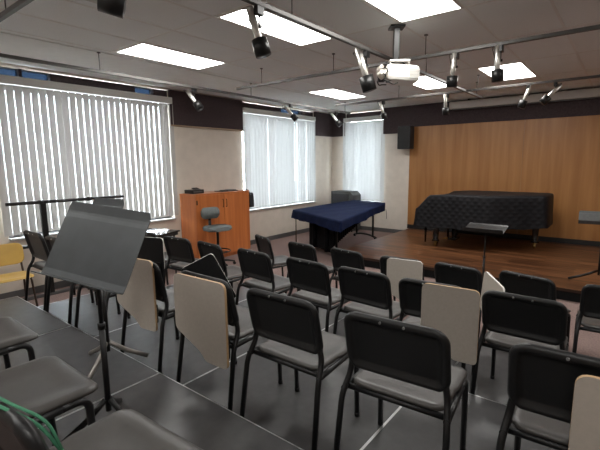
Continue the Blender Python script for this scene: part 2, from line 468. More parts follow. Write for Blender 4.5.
trackbar((-4.6, 4.34, ZT), (3.4, 4.34, ZT), [(-4.1, 4.34, 0), (-2.9, 4.34, 0), (-1.75, 4.34, 0), (.8, 4.34, 0)], 'cross lighting track passing behind the projector')
trackbar((-4.5, 6.82, ZT), (3.4, 6.82, ZT), [(-3.2, 6.82, 0), (-1.9, 6.82, 0), (.8, 6.82, 0)], 'far cross lighting track in front of the rolled screen')
trackbar((-4.94, 1.16, ZT), (3.4, 1.16, ZT), [(-3.6, 1.16, 0), (.8, 1.16, 0)], 'nearest cross lighting track at the top left corner')

def spot(loc, aim, label, s=1.0, twin=False):
    t = thing('track_spotlight', label, 'spotlight', loc, 0, 'track spotlights')
    a = Vector(aim).normalized()
    bm = B(); b2(bm, -.02, .02, -.035, .035, -.075, -.017, .004); obj('connector', bm, M['blackmetal'], t)
    J = Vector((0, 0, -.15))
    bm = B(); cyl(bm, (0, 0, -.07), J, .007, 8); cyl(bm, J + Vector((-.018, 0, 0)), J + Vector((.018, 0, 0)), .012, 10); obj('swivel', bm, M['blackmetal'], t)
    side = a.cross(Vector((0, 0, 1))).normalized() if abs(a.z) < .98 else Vector((1, 0, 0))
    c = J - Rt * .028 * s
    bm = B(); tube(bm, [c - a * .14 * s, c - a * .135 * s, c + a * .115 * s, c + a * .12 * s], [.012 * s, .027 * s, .027 * s, .02 * s], 16); obj('lamp_body', bm, M['silver'], t)
    p = c + a * .085 * s
    bm = B()
    tube(bm, [p, p + a * .004, p + a * .115 * s, p + a * .115 * s, p + a * .02 * s], [.03 * s, .056 * s, .056 * s, .05 * s, .045 * s], 20); obj('snoot', bm, M['blackmetal'], t)
    bm = B(); q = c - a * .14 * s
    loop = [q, q - a * .04 * s - Rt * .02, q - Rt * .05, J - Rt * .045, J - Rt * .01]
    loop = [Vector((v.x, v.y, min(v.z, -.03))) for v in loop]
    tube(bm, smooth_path(loop, .05, 4), .004, 6); obj('cable', bm, M['blackmetal'], t)
V = lambda r, u, f=0.0: R2 * r + U2 * u + F * f
spot((-2.08, 2.19, ZT), V(.30, -1, .1), 'large track spotlight tilted, in front of the bright ceiling panel', 1.0)
spot((-2.40, 1.16, ZT), V(.55, -.10, .2), 'black spotlight cut off by the top edge of the picture', 1.15)
spot((-2.08, 3.69, ZT), V(.30, -1, .1), 'track spotlight hanging just left of the projector', 1.25)
spot((-1.43, 4.34, ZT), V(.0, -1, .25), 'track spotlight pointing straight down just right of the projector', .95)
spot((-1.02, 4.34, ZT), V(.08, -1, .15), 'spotlight on the middle track in front of the rightmost ceiling light', .95)
spot((-2.36, 6.82, ZT), V(.12, -1, .3), 'far spotlight at the left end of the rolled screen', .95)
spot((-1.20, 6.82, ZT), V(-.3, -1, .3), 'far spotlight hanging over the rolled screen, left one of the pair', .95)
spot((-.87, 6.82, ZT), V(-.75, -.8, .3), 'far spotlight hanging over the rolled screen, right one of the pair', .95)
spot((-3.49, 6.82, ZT), V(.35, -1, .2), 'small far spotlight above the narrow corner window', .9)
spot((-4.97, 3.85, ZT), V(.6, -.8, -.1), 'spotlight on the window wall track right of the large blind', 1.0)
spot((-4.97, 6.03, ZT), V(.65, -.75, -.1), 'spotlight in front of the second window blind', 1.0)
spot((-4.97, 7.55, ZT), V(.6, -.8, -.1), 'spotlight by the room corner between the two far windows', 1.0)

# projector
t = thing('projector', 'white ceiling projector on a pole with wires bundled at its side', 'projector', (-1.88, 3.92, ZC - .01), R(38))
bm = B(); b2(bm, -.028, .028, -.028, .028, -.33, 0, .004); b2(bm, -.07, .07, -.07, .07, -.015, .002); obj('mount_pole', bm, M['blackmetal'], t)
bm = B(); b2(bm, -.08, .12, -.10, .10, -.345, -.325, .004)
for (x, y) in ((-.07, -.08), (.11, -.08), (-.07, .08), (.11, .08)): cyl(bm, (x, y, -.385), (x, y, -.33), .008, 8)
obj('mount_bracket', bm, M['silver'], t)
bm = B(); vs = box(bm, (.045, 0, -.455), (.32, .30, .155), None, .035)
for v in vs: v.co.z -= .02 * (v.co.x - .05) / .3
obj('projector_body', bm, M['white'], t)
bm = B()
for k in range(7): b2(bm, .10, .19, -.156, -.149, -.51 + k * .014, -.503 + k * .014)
obj('vent', bm, M['headrail'], t)
bm = B(); cyl(bm, (-.10, .05, -.46), (-.16, .05, -.46), .05, 18); obj('lens_barrel', bm, M['blackmetal'], t)
bm = B(); cyl(bm, (-.161, .05, -.46), (-.163, .05, -.46), .04, 18); obj('lens', bm, M['lens'], t)
bm = B()
tube(bm, [(-.115, -.08, -.475), (-.135, -.085, -.46), (-.175, -.09, -.45), (-.20, -.085, -.455)], [.025, .06, .05, .02], 11)
tube(bm, [(-.13, -.04, -.41), (-.15, -.05, -.40), (-.19, -.055, -.415)], [.015, .04, .02], 9)
for v in bm.verts: v.co += Vector((random.uniform(-.007, .007), random.uniform(-.007, .007), random.uniform(-.007, .007)))
for f in bm.faces: f.smooth = False
obj('foil_wrap', bm, M['silverwrap'], t)
rnd = random.Random(5); bm = B()
for k in range(10):
    a = Vector((rnd.uniform(-.19, -.12), rnd.uniform(-.17, -.02), rnd.uniform(-.52, -.40)))
    pts = [a]
    for q in range(3): pts.append(pts[-1] + Vector((rnd.uniform(-.01, .05), rnd.uniform(-.04, .03), rnd.uniform(-.05, .05))))
    tube(bm, smooth_path(pts, .03, 3), .006, 6)
tube(bm, smooth_path([(-.12, -.06, -.42), (-.10, -.07, -.36), (-.02, -.08, -.335), (.06, -.07, -.35), (.09, -.06, -.39)], .05, 4), .010, 6)
obj('cables', bm, M['blackmetal'], t)

# rolled projection screen
t = thing('projection_screen', 'long pale housing of a rolled projection screen under the ceiling', 'projection screen', (-3.17, YB - .16, 2.995))
bm = B(); b2(bm, 0, 5.6, -.07, .07, -.085, .07, .02); obj('housing', bm, M['screen'], t)
bm = B(); b2(bm, .05, 5.55, -.02, .02, -.105, -.085); obj('screen_bar', bm, M['track'], t)
bm = B(); b2(bm, -.02, 0, -.075, .075, -.09, .075, .005); obj('end_cap', bm, M['blackmetal'], t)
for x in (.4, 2.8, 5.2):
    bm = B(); b2(bm, x - .02, x + .02, -.02, .12, .07, .104); obj('bracket', bm, M['blackmetal'], t)

# wall speaker
t = thing('wall_speaker', 'black loudspeaker mounted on the far wall left of the plywood', 'speaker', (-4.15, YB - .22, 2.345))
bm = B(); box(bm, (0, 0, 0), (.32, .24, .53), None, .015); obj('speaker_cabinet', bm, M['speaker'], t)
bm = B(); box(bm, (0, -.123, 0), (.28, .008, .48), None, .003); obj('grille', bm, M['blackmetal'], t)
bm = B(); b2(bm, -.05, .05, .118, .186, -.06, .06); obj('bracket', bm, M['blackmetal'], t)

# ------------------------------------------------------------------ riser platforms
SX = [-4.73, -3.47, -2.21, -.95, .31, 1.57]; ST = [(.12, 1.345, .48), (1.345, 2.57, .32), (2.57, 3.775, .16)]
rowname = ['highest row nearest the camera', 'middle row', 'lowest row by the carpet']
colname = ['left end section', 'second from the left', 'third from the left', 'fourth from the left', 'fifth from the left']
for r_, (y0, y1, z) in enumerate(ST):
    for c_ in range(5 if r_ else 4):
        x0, x1 = SX[c_], SX[c_ + 1]
        t = thing('riser_platform', 'dark grey riser deck, %s, %s' % (colname[c_], rowname[r_]), 'riser platform', ((x0 + x1) / 2, (y0 + y1) / 2, 0), 0, 'riser platform sections')
        w, d = (x1 - x0) / 2 - .001, (y1 - y0) / 2 - .001
        bm = B(); b2(bm, -w + .004, w - .004, -d + .004, d - .004, z - .045, z - .001); obj('deck', bm, M['riser'], t)
        bm = B(); s = .006
        for (u0, u1, v0, v1) in ((-w, w, -d, -d + s), (-w, w, d - s, d), (-w, -w + s, -d + s, d - s), (w - s, w, -d + s, d - s)): b2(bm, u0, u1, v0, v1, z - .03, z)
        obj('edge_trim', bm, M['alu'], t)
        bm = B(); b2(bm, -w + .01, w - .01, -d + .01, d - .01, 0, z - .045); obj('skirt', bm, M['riserside'], t)

# ------------------------------------------------------------------ musician chairs
def shell(w, h, t, rad, nu, nv, rear, front):
    """rounded slab in the XZ plane; rear/front(x, z, d) give the y of both faces, d = distance to the rim"""
    bm = B(); fr, rr = [], []
    zs = [-1 + 2 * k / nv for k in range(nv + 1)]
    zs = [math.copysign(1 - (1 - abs(z)) ** 1.25, z) for z in zs]
    us = [-1 + 2 * k / nu for k in range(nu + 1)]; us = [math.copysign(1 - (1 - abs(u)) ** 1.25, u) for u in us]
    for zz in zs:
        z = zz * h / 2; e = h / 2 - abs(z)
        hw = w / 2 - (rad - math.sqrt(max(0, rad * rad - (rad - e) ** 2)) if e < rad else 0)
        a, b = [], []
        for u in us:
            x = u * hw; d = min(hw - abs(x), e)
            a.append(bm.verts.new((x, front(x, z, d), z))); b.append(bm.verts.new((x, rear(x, z, d), z)))
        fr.append(a); rr.append(b)
    for L in (fr, rr):
        for i in range(nv):
            for k in range(nu):
                f = bm.faces.new((L[i][k], L[i][k + 1], L[i + 1][k + 1], L[i + 1][k])); f.smooth = True
    ring = [(0, k) for k in range(nu)] + [(i, nu) for i in range(nv)] + [(nv, nu - k) for k in range(nu)] + [(nv - i, 0) for i in range(nv)]
    for q in range(len(ring)):
        i, k = ring[q]; i2, k2 = ring[(q + 1) % len(ring)]
        f = bm.faces.new((fr[i][k], fr[i2][k2], rr[i2][k2], rr[i][k])); f.smooth = True
    return bm
def sst(x, a, b):
    t = max(0, min(1, (x - a) / (b - a))); return t * t * (3 - 2 * t)

def back_mesh():
    def rear(x, z, d): return -.024 + .022 * sst(d, .026, .044) + .014 * (1 - sst(d, .0, .014))
    def front(x, z, d): return .012 - .010 * (1 - sst(d, 0, .02)) - .10 * (.05 - x * x) * .6
    return mesh('backrest', shell(.472, .305, .03, .07, 28, 22, rear, front), M['black'])
def seat_mesh():
    bm = shell(.455, .43, .03, .055, 18, 18,
               lambda x, y, d: -.014 + .006 * (1 - sst(d, 0, .01)),
               lambda x, y, d: .012 - .012 * sst(d, .02, .12) + .006 * x * x * 10 - .010 * (1 - sst(d, 0, .015)) - .010 * sst(y, .15, .22))
    # XZ slab -> XY slab: y(thickness) becomes z
    for v in bm.verts: v.co = Vector((v.co.x * (1.0 - .04 * (v.co.z < 0)), v.co.z, v.co.y))
    return mesh('seat', bm, M['seat'])
def tablet_mesh():
    pts = round_poly([(-.20, .15), (.0, .05), (.04, 0), (.20, 0), (.20, .50), (-.20, .50)], [.03, .03, .02, .03, .045, .045])
    bm = B(); prism(bm, [(p.x, -.008, p.y) for p in pts], (0, .016, 0), 0, 1, 0)
    return bm
bm = B(); cyl(bm, (0, -.003, 0), (0, .003, 0), .006, 10); ME_SCREW = mesh('screw', bm, M['screw'])
ME_BACK, ME_SEAT = back_mesh(), seat_mesh()
def frame_meshes():
    out = []
    r = .0145
    for s in (-1, 1):
        bm = B(); tube(bm, smooth_path([(s * .25, -.285, .012), (s * .240, -.228, .39), (s * .224, -.172, .49), (s * .205, -.180, .62)], .035, 5), r, 10)
        cyl(bm, (s * .25, -.285, 0), (s * .25, -.285, .022), .018, 10); out.append(mesh('leg', bm, M['tube']))
        bm = B(); tube(bm, smooth_path([(s * .225, .07, .424), (s * .222, .175, .424), (s * .222, .195, .012)], .05, 6), r, 10)
        cyl(bm, (s * .222, .195, 0), (s * .222, .195, .022), .016, 10); out.append(mesh('leg', bm, M['tube']))
    bm = B()
    for s in (-1, 1): cyl(bm, (s * .236, -.222, .418), (s * .225, .08, .424), r, 10)
    cyl(bm, (-.230, -.185, .418), (.230, -.185, .418), r, 10); cyl(bm, (-.222, .10, .418), (.222, .10, .418), .010, 10)
    return out, mesh('seat_frame', bm, M['tube'])
ME_LEGS, ME_FRAME = frame_meshes()
def tab_meshes(kind):
    bm = tablet_mesh()
    mm = {'pale': [M['laminate'], M['edgewood']], 'dark': [M['black'], M['whiteedge']], 'white': [M['laminate'], M['whiteedge']]}[kind]
    return mesh('tablet', bm, mm)
ME_TAB = {k: tab_meshes(k) for k in ('pale', 'dark', 'white')}
bm = B(); tube(bm, smooth_path([(.0, .0, .02), (.02, .05, .02), (.02, .10, -.03)], .03, 4), .011, 8)
b2(bm, -.06, .06, .009, .02, -.04, .09, .003); ME_HINGE = mesh('tablet_bracket', bm, M['blackmetal'])

def build_chair():
    t = thing('stacking_chair', '', 'chair')
    obj('seat', ME_SEAT, None, t, (0, .02, .445))
    bk = obj('backrest', ME_BACK, None, t, (0, -.197, .664), (R(13), 0, 0))
    for x in (-.05, .055): obj('screw', ME_SCREW, None, bk, (x, -.0225, .136))
    for m in ME_LEGS: obj('leg', m, None, t)
    obj('seat_frame', ME_FRAME, None, t)
    return t
chair0 = build_chair(); first = [True]
def chair(x, y, z, rz, label, group, tab=None):
    if first[0]:
        first[0] = False; c = chair0; c.location = (x, y, z); c.rotation_euler = (0, 0, R(rz)); c['label'] = label; c['group'] = group
        todo = tab
    else:
        c = dup(CLEAN, (x, y, z), R(rz), label, group); todo = tab
    if todo: TABS.append((c, todo))
    return c
CLEAN = chair0; TABS = []
gA, gB, gC = 'chairs on the middle riser', 'chairs on the lowest riser', 'chairs on the carpet before the stage'
YA, YBr, YCc = 1.73, 2.92, 4.10
chair(-4.60, YA, .32, 0, 'leftmost black chair on the middle riser, left of the big grey desk', gA)
chair(-4.05, YA, .32, 0, 'black chair on the middle riser, half hidden by the left edge of the grey desk', gA)
chair(-3.42, YA, .32, 0, 'black chair hidden behind the grey music stand desk, only its legs showing', gA)
chair(-2.64, YA, .32, 0, 'chair whose beige tablet shows right behind the big grey music stand desk', gA, dict(k='pale', x=.0, y=-.275, yaw=8, roll=0, z=.325))
chair(-1.93, YA, .32, 0, 'chair with a beige tablet covering its back, right of the music stand', gA, dict(k='pale', x=.04, y=-.30, yaw=2, roll=0, z=.315, sx=1.12))
chair(-1.335, YA, .32, 1, 'bare backed black chair right beside the nearest beige tablet left of centre', gA)
chair(-.735, YA + .03, .32, 4, 'black chair at the bottom middle of the picture with a bare back', gA)
chair(-.065, YA + .13, .32, 3, 'black chair at the bottom right corner, beige tablet over its right half', gA, dict(k='pale', x=.175, y=-.285, yaw=4, roll=0, z=.27))
chair(-4.55, YBr, .16, 2, 'black chair before the dark glossy table, dark tablet folded at its side', gB, dict(k='dark', x=.16, y=-.30, yaw=20, roll=0, z=.27))
chair(-3.93, YBr, .16, 3, 'black chair right in front of the left end of the wooden cabinet', gB)
chair(-3.32, YBr, .16, -8, 'black chair in front of the drafting stool, dark pale rimmed tablet raised beside it', gB, dict(k='dark', x=.37, y=-.34, yaw=55, roll=-26, z=.26, sx=.85))
chair(-2.69, YBr, .16, -5, 'black chair on the lowest riser just right of the pale rimmed dark tablet', gB)
chair(-2.06, YBr, .16, -4, 'black chair on the lowest riser behind the bare backed foreground chair', gB)
chair(-1.515, YBr, .16, -3, 'black chair in the centre of the picture on the lowest riser', gB)
chair(-1.0, YBr, .16, 3, 'black chair with a wide beige tablet standing off its right side, centre right', gB, dict(k='pale', x=.145, y=-.285, yaw=2, roll=0, z=.315, sx=.92))
chair(-.435, YBr + .05, .16, 1, 'black chair on the lowest riser above the bottom right tablet chair', gB)
chair(-3.70, YCc + .06, 0, -22, 'black chair turned to the right before the cabinet end on the carpet', gC)
chair(-3.03, YCc, 0, -7, 'black chair on the carpet in front of the blue covered instrument', gC)
chair(-2.38, YCc, 0, -8, 'black chair on the carpet right of the blue cover, before the stage corner', gC)
chair(-1.76, YCc, 0, 3, 'chair on the carpet with its back wholly hidden by a beige tablet', gC, dict(k='white', x=.065, y=-.29, yaw=2, roll=0, z=.31, sx=.92))
chair(-1.15, YCc + .02, 0, -9, 'black chair on the carpet at the foot of the black music stand', gC, dict(k='white', x=.35, y=-.33, yaw=-42, roll=10, z=.30, sx=.88))
chair(-.55, YCc + .04, 0, -14, 'black chair on the carpet right of the slanted pale tablet', gC)
chair(.01, YCc + .05, 0, 6, 'black chair at the right edge of the picture on the carpet', gC)
# seats of the highest row, beside the camera
gS = 'chairs on the highest riser'
chair(-2.50, .50, .48, 0, 'black chair at the left edge on the highest riser, only its seat in view', gS)
chair(-1.77, .455, .48, 0, 'black chair at lower left, middle one of the three near seats', gS)
cS3 = chair(-1.10, .462, .48, 3, 'nearest black chair at the bottom left with a green strap over its back', gS)
for (c, d) in TABS:
    tb = obj('tablet', ME_TAB[d['k']], None, c, (d['x'], d['y'], d['z']), (0, R(d['roll']), R(d['yaw'])),
             {'pale': 'beige laminate tablet with tan wood edge', 'dark': 'black underside of the tablet with pale edge', 'white': 'beige tablet with pale edge'}[d['k']])
    tb.scale.x = d.get('sx', 1.0)
    hb = obj('tablet_bracket', ME_HINGE, None, tb, (.14, 0.0, .10) if d['k'] != 'dark' else (.10, -.012, .12), (0, 0, 0 if d['k'] != 'dark' else PI))

# ------------------------------------------------------------------ music stands
def desk_bm(w, h, lip=.055):
    """folded sheet-metal desk in local XZ, front faces -Y"""
    bm = B(); th = .003
    prof = [(-lip, -h / 2 - .004), (-.004, -h / 2), (0, -h / 2 + .03), (0, h / 2 - .075), (.0015, h / 2 - .055), (.0015, h / 2 - .042), (.0, h / 2 - .028), (-.004, h / 2)]
    for i in range(len(prof) - 1):
        a, b = prof[i], prof[i + 1]
        inset0 = .012 if i == len(prof) - 2 else 0
        vs = [(-w / 2, a[0], a[1]), (w / 2, a[0], a[1]), (w / 2 - inset0, b[0], b[1]), (-w / 2 + inset0, b[0], b[1])]
        d = Vector((0, b[1] - a[1], -(b[0] - a[0]))).normalized() * th
        prism(bm, vs, d)
    return bm
def music_stand(loc, rz, dz, tilt, w, h, dm, pm, fm, label, roll=0.0, foot=.26, name='music_stand', footrot=0, ox=0.0, dx=0.0):
    t = thing(name, label, 'music stand', loc, rz)
    tl = R(tilt)
    zc = dz - loc[2]
    d = obj('desk', desk_bm(w, h), dm, t, (dx, 0, zc), (-tl, roll, 0))
    bm = B(); box(bm, (0, .018, -.02), (.05, .03, .12), None, .004); cyl(bm, (-.06, .025, -.03), (.06, .025, -.03), .012, 10); obj('bracket', bm, M['blackmetal'], d)
    top = Vector((0, math.cos(tl) * .03 - .02 * math.sin(tl) * 0 + .02, zc - .03))
    px = top.y
    bm = B(); cyl(bm, (ox, px, zc * .48), (ox, px, zc - .02), .010, 12); obj('upper_pole', bm, pm, t)
    bm = B(); cyl(bm, (ox, px, .10), (ox, px, zc * .55), .0145, 12); cyl(bm, (ox, px, zc * .55), (ox, px, zc * .55 + .03), .018, 12); obj('pole', bm, pm, t)
    for k in range(3):
        a = 2 * PI * k / 3 + footrot
        c, s = math.cos(a), math.sin(a)
        bm = B(); tube(bm, smooth_path([(ox + c * .012, px + s * .012, .16), (ox + c * foot * .45, px + s * foot * .45, .085), (ox + c * foot, px + s * foot, .017)], .12, 5), .012, 8, flat=1.3)
        obj('leg', bm, fm, t)
    return t
music_stand((-1.845, .845, .48), .25, 1.436, 27.5, .51, .36, M['standgrey'], M['tube'], M['tube'], 'large grey metal music stand desk filling the left foreground', R(4.5), footrot=.1, foot=.22, ox=-.065)
music_stand((-2.56, 1.15, .48), .15, 1.465, 24, .29, .26, M['standgrey'], M['tube'], M['standfoot'], 'second music stand behind the big grey desk, its grey tripod legs showing', footrot=.95, foot=.24, dx=.13)
music_stand((-1.40, 5.72, 0), -.02, .905, 76, .50, .30, M['blackmetal'], M['blackmetal'], M['blackmetal'], 'black music stand with flat desk before the stage and piano', footrot=.5)
music_stand((-.17, 6.62, .16), R(4), 1.03, 68, .56, .36, M['ampgrey'], M['blackmetal'], M['blackmetal'], 'music stand on the stage at the right edge of the picture', footrot=3.3, foot=.34)

# ------------------------------------------------------------------ wooden cabinet and things around it
t = thing('storage_cabinet', 'reddish wood two door cabinet against the window wall', 'cabinet', (-6.12, 5.14, 0))
bm = B(); b2(bm, -.23, .21, -.655, .655, .06, 1.225); b2(bm, -.23, .18, -.63, .63, 0, .06); obj('cabinet_body', bm, M['cherry'], t)
bm = B(); b2(bm, -.235, .235, -.66, .66, 1.225, 1.25, .003); obj('cabinet_top', bm, M['cherry'], t)
for s in (-1, 1):
    bm = B(); b2(bm, .212, .23, min(s * .003, s * .652), max(s * .003, s * .652), .07, 1.22, .002); d = obj('door', bm, M['cherry'], t)
    bm = B(); tube(bm, smooth_path([(.231, s * .04, .98), (.256, s * .04, .98), (.256, s * .04, 1.12), (.231, s * .04, 1.12)], .015, 3), .006, 8); obj('handle', bm, M['bronze'], d)
bm = B(); b2(bm, .231, .237, -.645, -.62, 1.06, 1.14); obj('hinge', bm, M['blackmetal'], t)
t = thing('electronic_device', 'small black device box on the left end of the cabinet top', 'device', (-6.15, 4.66, 1.25))
bm = B(); box(bm, (0, 0, .035), (.22, .27, .07), None, .006); obj('device_case', bm, M['blackmetal'], t)
bm = B(); box(bm, (-.02, .06, .078), (.12, .12, .016), Matrix.Rotation(.25, 3, 'Y'), .003); obj('lid', bm, M['speaker'], t)
bm = B(); b2(bm, .108, .113, -.10, .10, .02, .05); obj('front_panel', bm, M['greybase'], t)
t = thing('folder', 'thin black folder lying on the right half of the cabinet top', 'folder', (-6.12, 5.40, 1.25), .1)
bm = B(); box(bm, (0, 0, .006), (.24, .42, .012), None, .002); obj('cover', bm, M['speaker'], t)
bm = B(); box(bm, (.02, .03, .019), (.20, .30, .012), Matrix.Rotation(.2, 3, 'Z'), .002); obj('papers', bm, M['ampgrey'], t)
t = thing('black_bag', 'dark cloth bag hanging from the right end of the cabinet', 'bag', (-5.98, 5.845, 0))
bm = B(); pts = round_poly([(-.09, .92), (.09, .90), (.075, 1.19), (-.06, 1.2)], .03)
prism(bm, [(p.x, -.025, p.y) for p in pts], (0, .11, 0)); obj('bag_body', bm, M['speaker'], t)
bm = B(); tube(bm, smooth_path([(-.05, 0, 1.19), (-.03, -.01, 1.253), (-.02, -.07, 1.262), (.0, -.07, 1.262), (.04, -.01, 1.253), (.06, 0, 1.18)], .03, 3), .006, 6); obj('strap', bm, M['blackmetal'], t)

# drafting stool
t = thing('drafting_stool', 'grey fabric drafting stool with back and foot ring before the cabinet', 'stool', (-5.50, 4.62, 0), R(-100))
bm = B()
for k in range(5):
    a = 2 * PI * k / 5 + .3; tube(bm, [(0, 0, .10), (math.cos(a) * .15, math.sin(a) * .15, .09), (math.cos(a) * .29, math.sin(a) * .29, .06)], [.025, .02, .014], 8)
obj('base', bm, M['blackmetal'], t)
for k in range(5):
    a = 2 * PI * k / 5 + .3; bm = B(); x, y = math.cos(a) * .28, math.sin(a) * .28
    cyl(bm, (x - math.sin(a) * .018, y + math.cos(a) * .018, .027), (x + math.sin(a) * .018, y - math.cos(a) * .018, .027), .027, 14); obj('caster', bm, M['blackmetal'], t)
bm = B(); cyl(bm, (0, 0, .08), (0, 0, .40), .026, 14); cyl(bm, (0, 0, .40), (0, 0, .64), .022, 12); obj('post', bm, M['blackmetal'], t)
bm = B(); tube(bm, [(math.cos(2 * PI * k / 28) * .21, math.sin(2 * PI * k / 28) * .21, .27) for k in range(28)], .011, 8, closed=True)
for k in range(3):
    a = 2 * PI * k / 3; cyl(bm, (math.cos(a) * .02, math.sin(a) * .02, .27), (math.cos(a) * .205, math.sin(a) * .205, .27), .008, 8)
obj('foot_ring', bm, M['blackmetal'], t)
bm = B()
for (f, z) in ((.80, .63),): pass
pr = round_poly([(-.22, -.20), (.22, -.20), (.22, .20), (-.22, .20)], .12, 8)
prism(bm, [(p.x, p.y, .64) for p in pr], (0, 0, .07)); bmesh.ops.bevel(bm, geom=[e for e in bm.edges if abs(e.verts[0].co.z - e.verts[1].co.z) < 1e-5], offset=.022, segments=3, affect='EDGES')
for f in bm.faces: f.smooth = True
obj('seat', bm, M['officegrey'], t)
bm = B(); tube(bm, smooth_path([(0, -.05, .63), (0, -.25, .63), (0, -.27, .92)], .06, 5), .03, 8, flat=.5); obj('back_bar', bm, M['blackmetal'], t)
bm = B(); pr = round_poly([(-.17, .82), (.17, .82), (.17, 1.02), (-.17, 1.02)], .07, 8)
prism(bm, [(p.x, -.26, p.y) for p in pr], (0, .065, 0)); bmesh.ops.bevel(bm, geom=[e for e in bm.edges if abs(e.verts[0].co.y - e.verts[1].co.y) < 1e-5], offset=.02, segments=3, affect='EDGES')
for f in bm.faces: f.smooth = True
obj('backrest', bm, M['officegrey'], t)

# dark table by the window
t = thing('folding_table', 'dark glossy table under the left window reflecting the blinds', 'table', (-5.76, 3.18, 0), R(16))
bm = B(); b2(bm, -.42, .42, -.60, .60, .715, .74, .005); obj('tabletop', bm, M['tabletop'], t)
bm = B(); b2(bm, -.40, .40, -.57, .57, .67, .714); obj('apron', bm, M['blackmetal'], t)
for sx in (-1, 1):
    for sy in (-1, 1):
        bm = B(); cyl(bm, (sx * .36, sy * .52, .0), (sx * .36, sy * .52, .68), .016, 12); obj('leg', bm, M['blackmetal'], t)

# black rack with a top bar near the window
t = thing('bar_rack', 'black T shaped rack with a long top bar before the left blind', 'rack', (-6.12, 2.15, 0))
bm = B(); tube(bm, [(0, -.42, 1.295), (0, 1.14, 1.295)], .022, 10); 
for y in (-.02, .62): cyl(bm, (0, y - .03, 1.295), (0, y + .03, 1.295), .028, 10)
obj('top_bar', bm, M['blackmetal'], t)
bm = B(); b2(bm, -.022, .022, -.035, .035, .04, 1.28, .004); obj('post', bm, M['blackmetal'], t)
bm = B(); b2(bm, -.02, .02, -.40, .80, .0, .045, .006); b2(bm, -.18, .25, .76, .80, .0, .04, .006); obj('base', bm, M['greybase'], t)
bm = B(); b2(bm, -.02, .02, -.42, -.04, .70, .74, .006); obj('middle_bar', bm, M['blackmetal'], t)

# yellow chair
t = thing('school_chair', 'yellow plastic chair with brown legs at the left edge by the window', 'chair', (-5.80, 1.60, 0), R(-92))
bm = shell(.42, .40, .02, .07, 14, 14, lambda x, y, d: -.01 + .004 * (1 - sst(d, 0, .01)), lambda x, y, d: .006 - .014 * sst(d, .03, .15) - .02 * sst(y, .12, .2))
for v in bm.verts: v.co = Vector((v.co.x, v.co.z, v.co.y))
obj('seat', bm, M['yellow'], t, (0, .02, .445))
bm = shell(.44, .27, .02, .08, 16, 12, lambda x, z, d: -.012 + .35 * x * x, lambda x, z, d: .004 + .35 * x * x)
obj('backrest', bm, M['yellow'], t, (0, -.215, .68), (R(10), 0, 0))
for s in (-1, 1):
    bm = B(); tube(bm, smooth_path([(s * .20, -.23, .0), (s * .185, -.16, .42), (s * .18, -.205, .60), (s * .17, -.235, .76)], .06, 4), .012, 8); obj('leg', bm, M['brown'], t)
    bm = B(); tube(bm, smooth_path([(s * .18, -.12, .425), (s * .18, .14, .425), (s * .20, .20, .0)], .05, 4), .012, 8); obj('leg', bm, M['brown'], t)

# ------------------------------------------------------------------ blue covered marimba
t = thing('covered_marimba', 'large keyboard percussion instrument under a navy blue cover', 'instrument', (-4.6, 7.3, 0))
o = Vector((-4.6, 7.3, 0))
A_, B_, C_, D_ = [Vector((x, y, 0)) - o for (x, y) in ((-5.42, 6.60), (-3.63, 5.66), (-4.26, 8.52), (-5.22, 8.74))]
zA, zB, zC, zD = .815, .815, .86, .865
nu, nv = 26, 34
bm = B(); grid = []
rnd = random.Random(3)
def quad(u, v):
    p = (A_ * (1 - u) + B_ * u) * (1 - v) + (D_ * (1 - u) + C_ * u) * v
    z = (zA * (1 - u) + zB * u) * (1 - v) + (zD * (1 - u) + zC * u) * v
    return p, z
def fold(s, k): return .012 * math.sin(s * 23 + k) + .008 * math.sin(s * 51 + 2 * k)
for j in range(nv + 1):
    row = []
    for i in range(nu + 1):
        p, z = quad(i / nu, j / nv)
        row.append(bm.verts.new((p.x, p.y, z + .012 * math.sin(i * .9) * math.sin(j * .5) * .4)))
    grid.append(row)
for j in range(nv):
    for i in range(nu):
        f = bm.faces.new((grid[j][i], grid[j][i + 1], grid[j + 1][i + 1], grid[j + 1][i])); f.smooth = True
ring = [grid[0][i] for i in range(nu)] + [grid[j][nu] for j in range(nv)] + [grid[nv][nu - i] for i in range(nu)] + [grid[nv - j][0] for j in range(nv)]
cen = (A_ + B_ + C_ + D_) / 4
prev = ring; n = len(ring)
base = [v.co.copy() for v in ring]
for lev in range(1, 6):
    cur = []
    for q in range(n):
        d = Vector((base[q].x - cen.x, base[q].y - cen.y, 0)).normalized()
        f_ = lev / 5
        dropz = (.16 if q > nu else .175) * f_
        out = .015 * math.sin(f_ * PI / 2) + fold(q / n * 6.28, 1) * f_ * 1.4
        cur.append(bm.verts.new(base[q] + d * out - Vector((0, 0, dropz + .012 * math.sin(q * .35) * f_))))
    for q in range(n):
        f = bm.faces.new((prev[q], prev[(q + 1) % n], cur[(q + 1) % n], cur[q])); f.smooth = True
    prev = cur
obj('cover', bm, M['bluecover'], t)
bm = B()   # frame rails under the cover
for (u0, v0, u1, v1) in ((.06, .05, .06, .95), (.94, .05, .94, .95), (.06, .05, .94, .05), (.06, .95, .94, .95), (.5, .05, .5, .95)):
    a, za = quad(u0, v0); b, zb = quad(u1, v1)
    tube(bm, [a + Vector((0, 0, .66)), b + Vector((0, 0, .68))], .022, 8)
obj('frame', bm, M['blackmetal'], t)
for (k, (u, v)) in enumerate(((.22, .20), (.22, .93), (.70, .20), (.72, .93))):
    p, z = quad(u, v)
    bm = B(); tube(bm, [p + Vector((0, 0, .09)), p + Vector((0, 0, .68))], .024, 10); obj('leg', bm, M['blackmetal'], t)
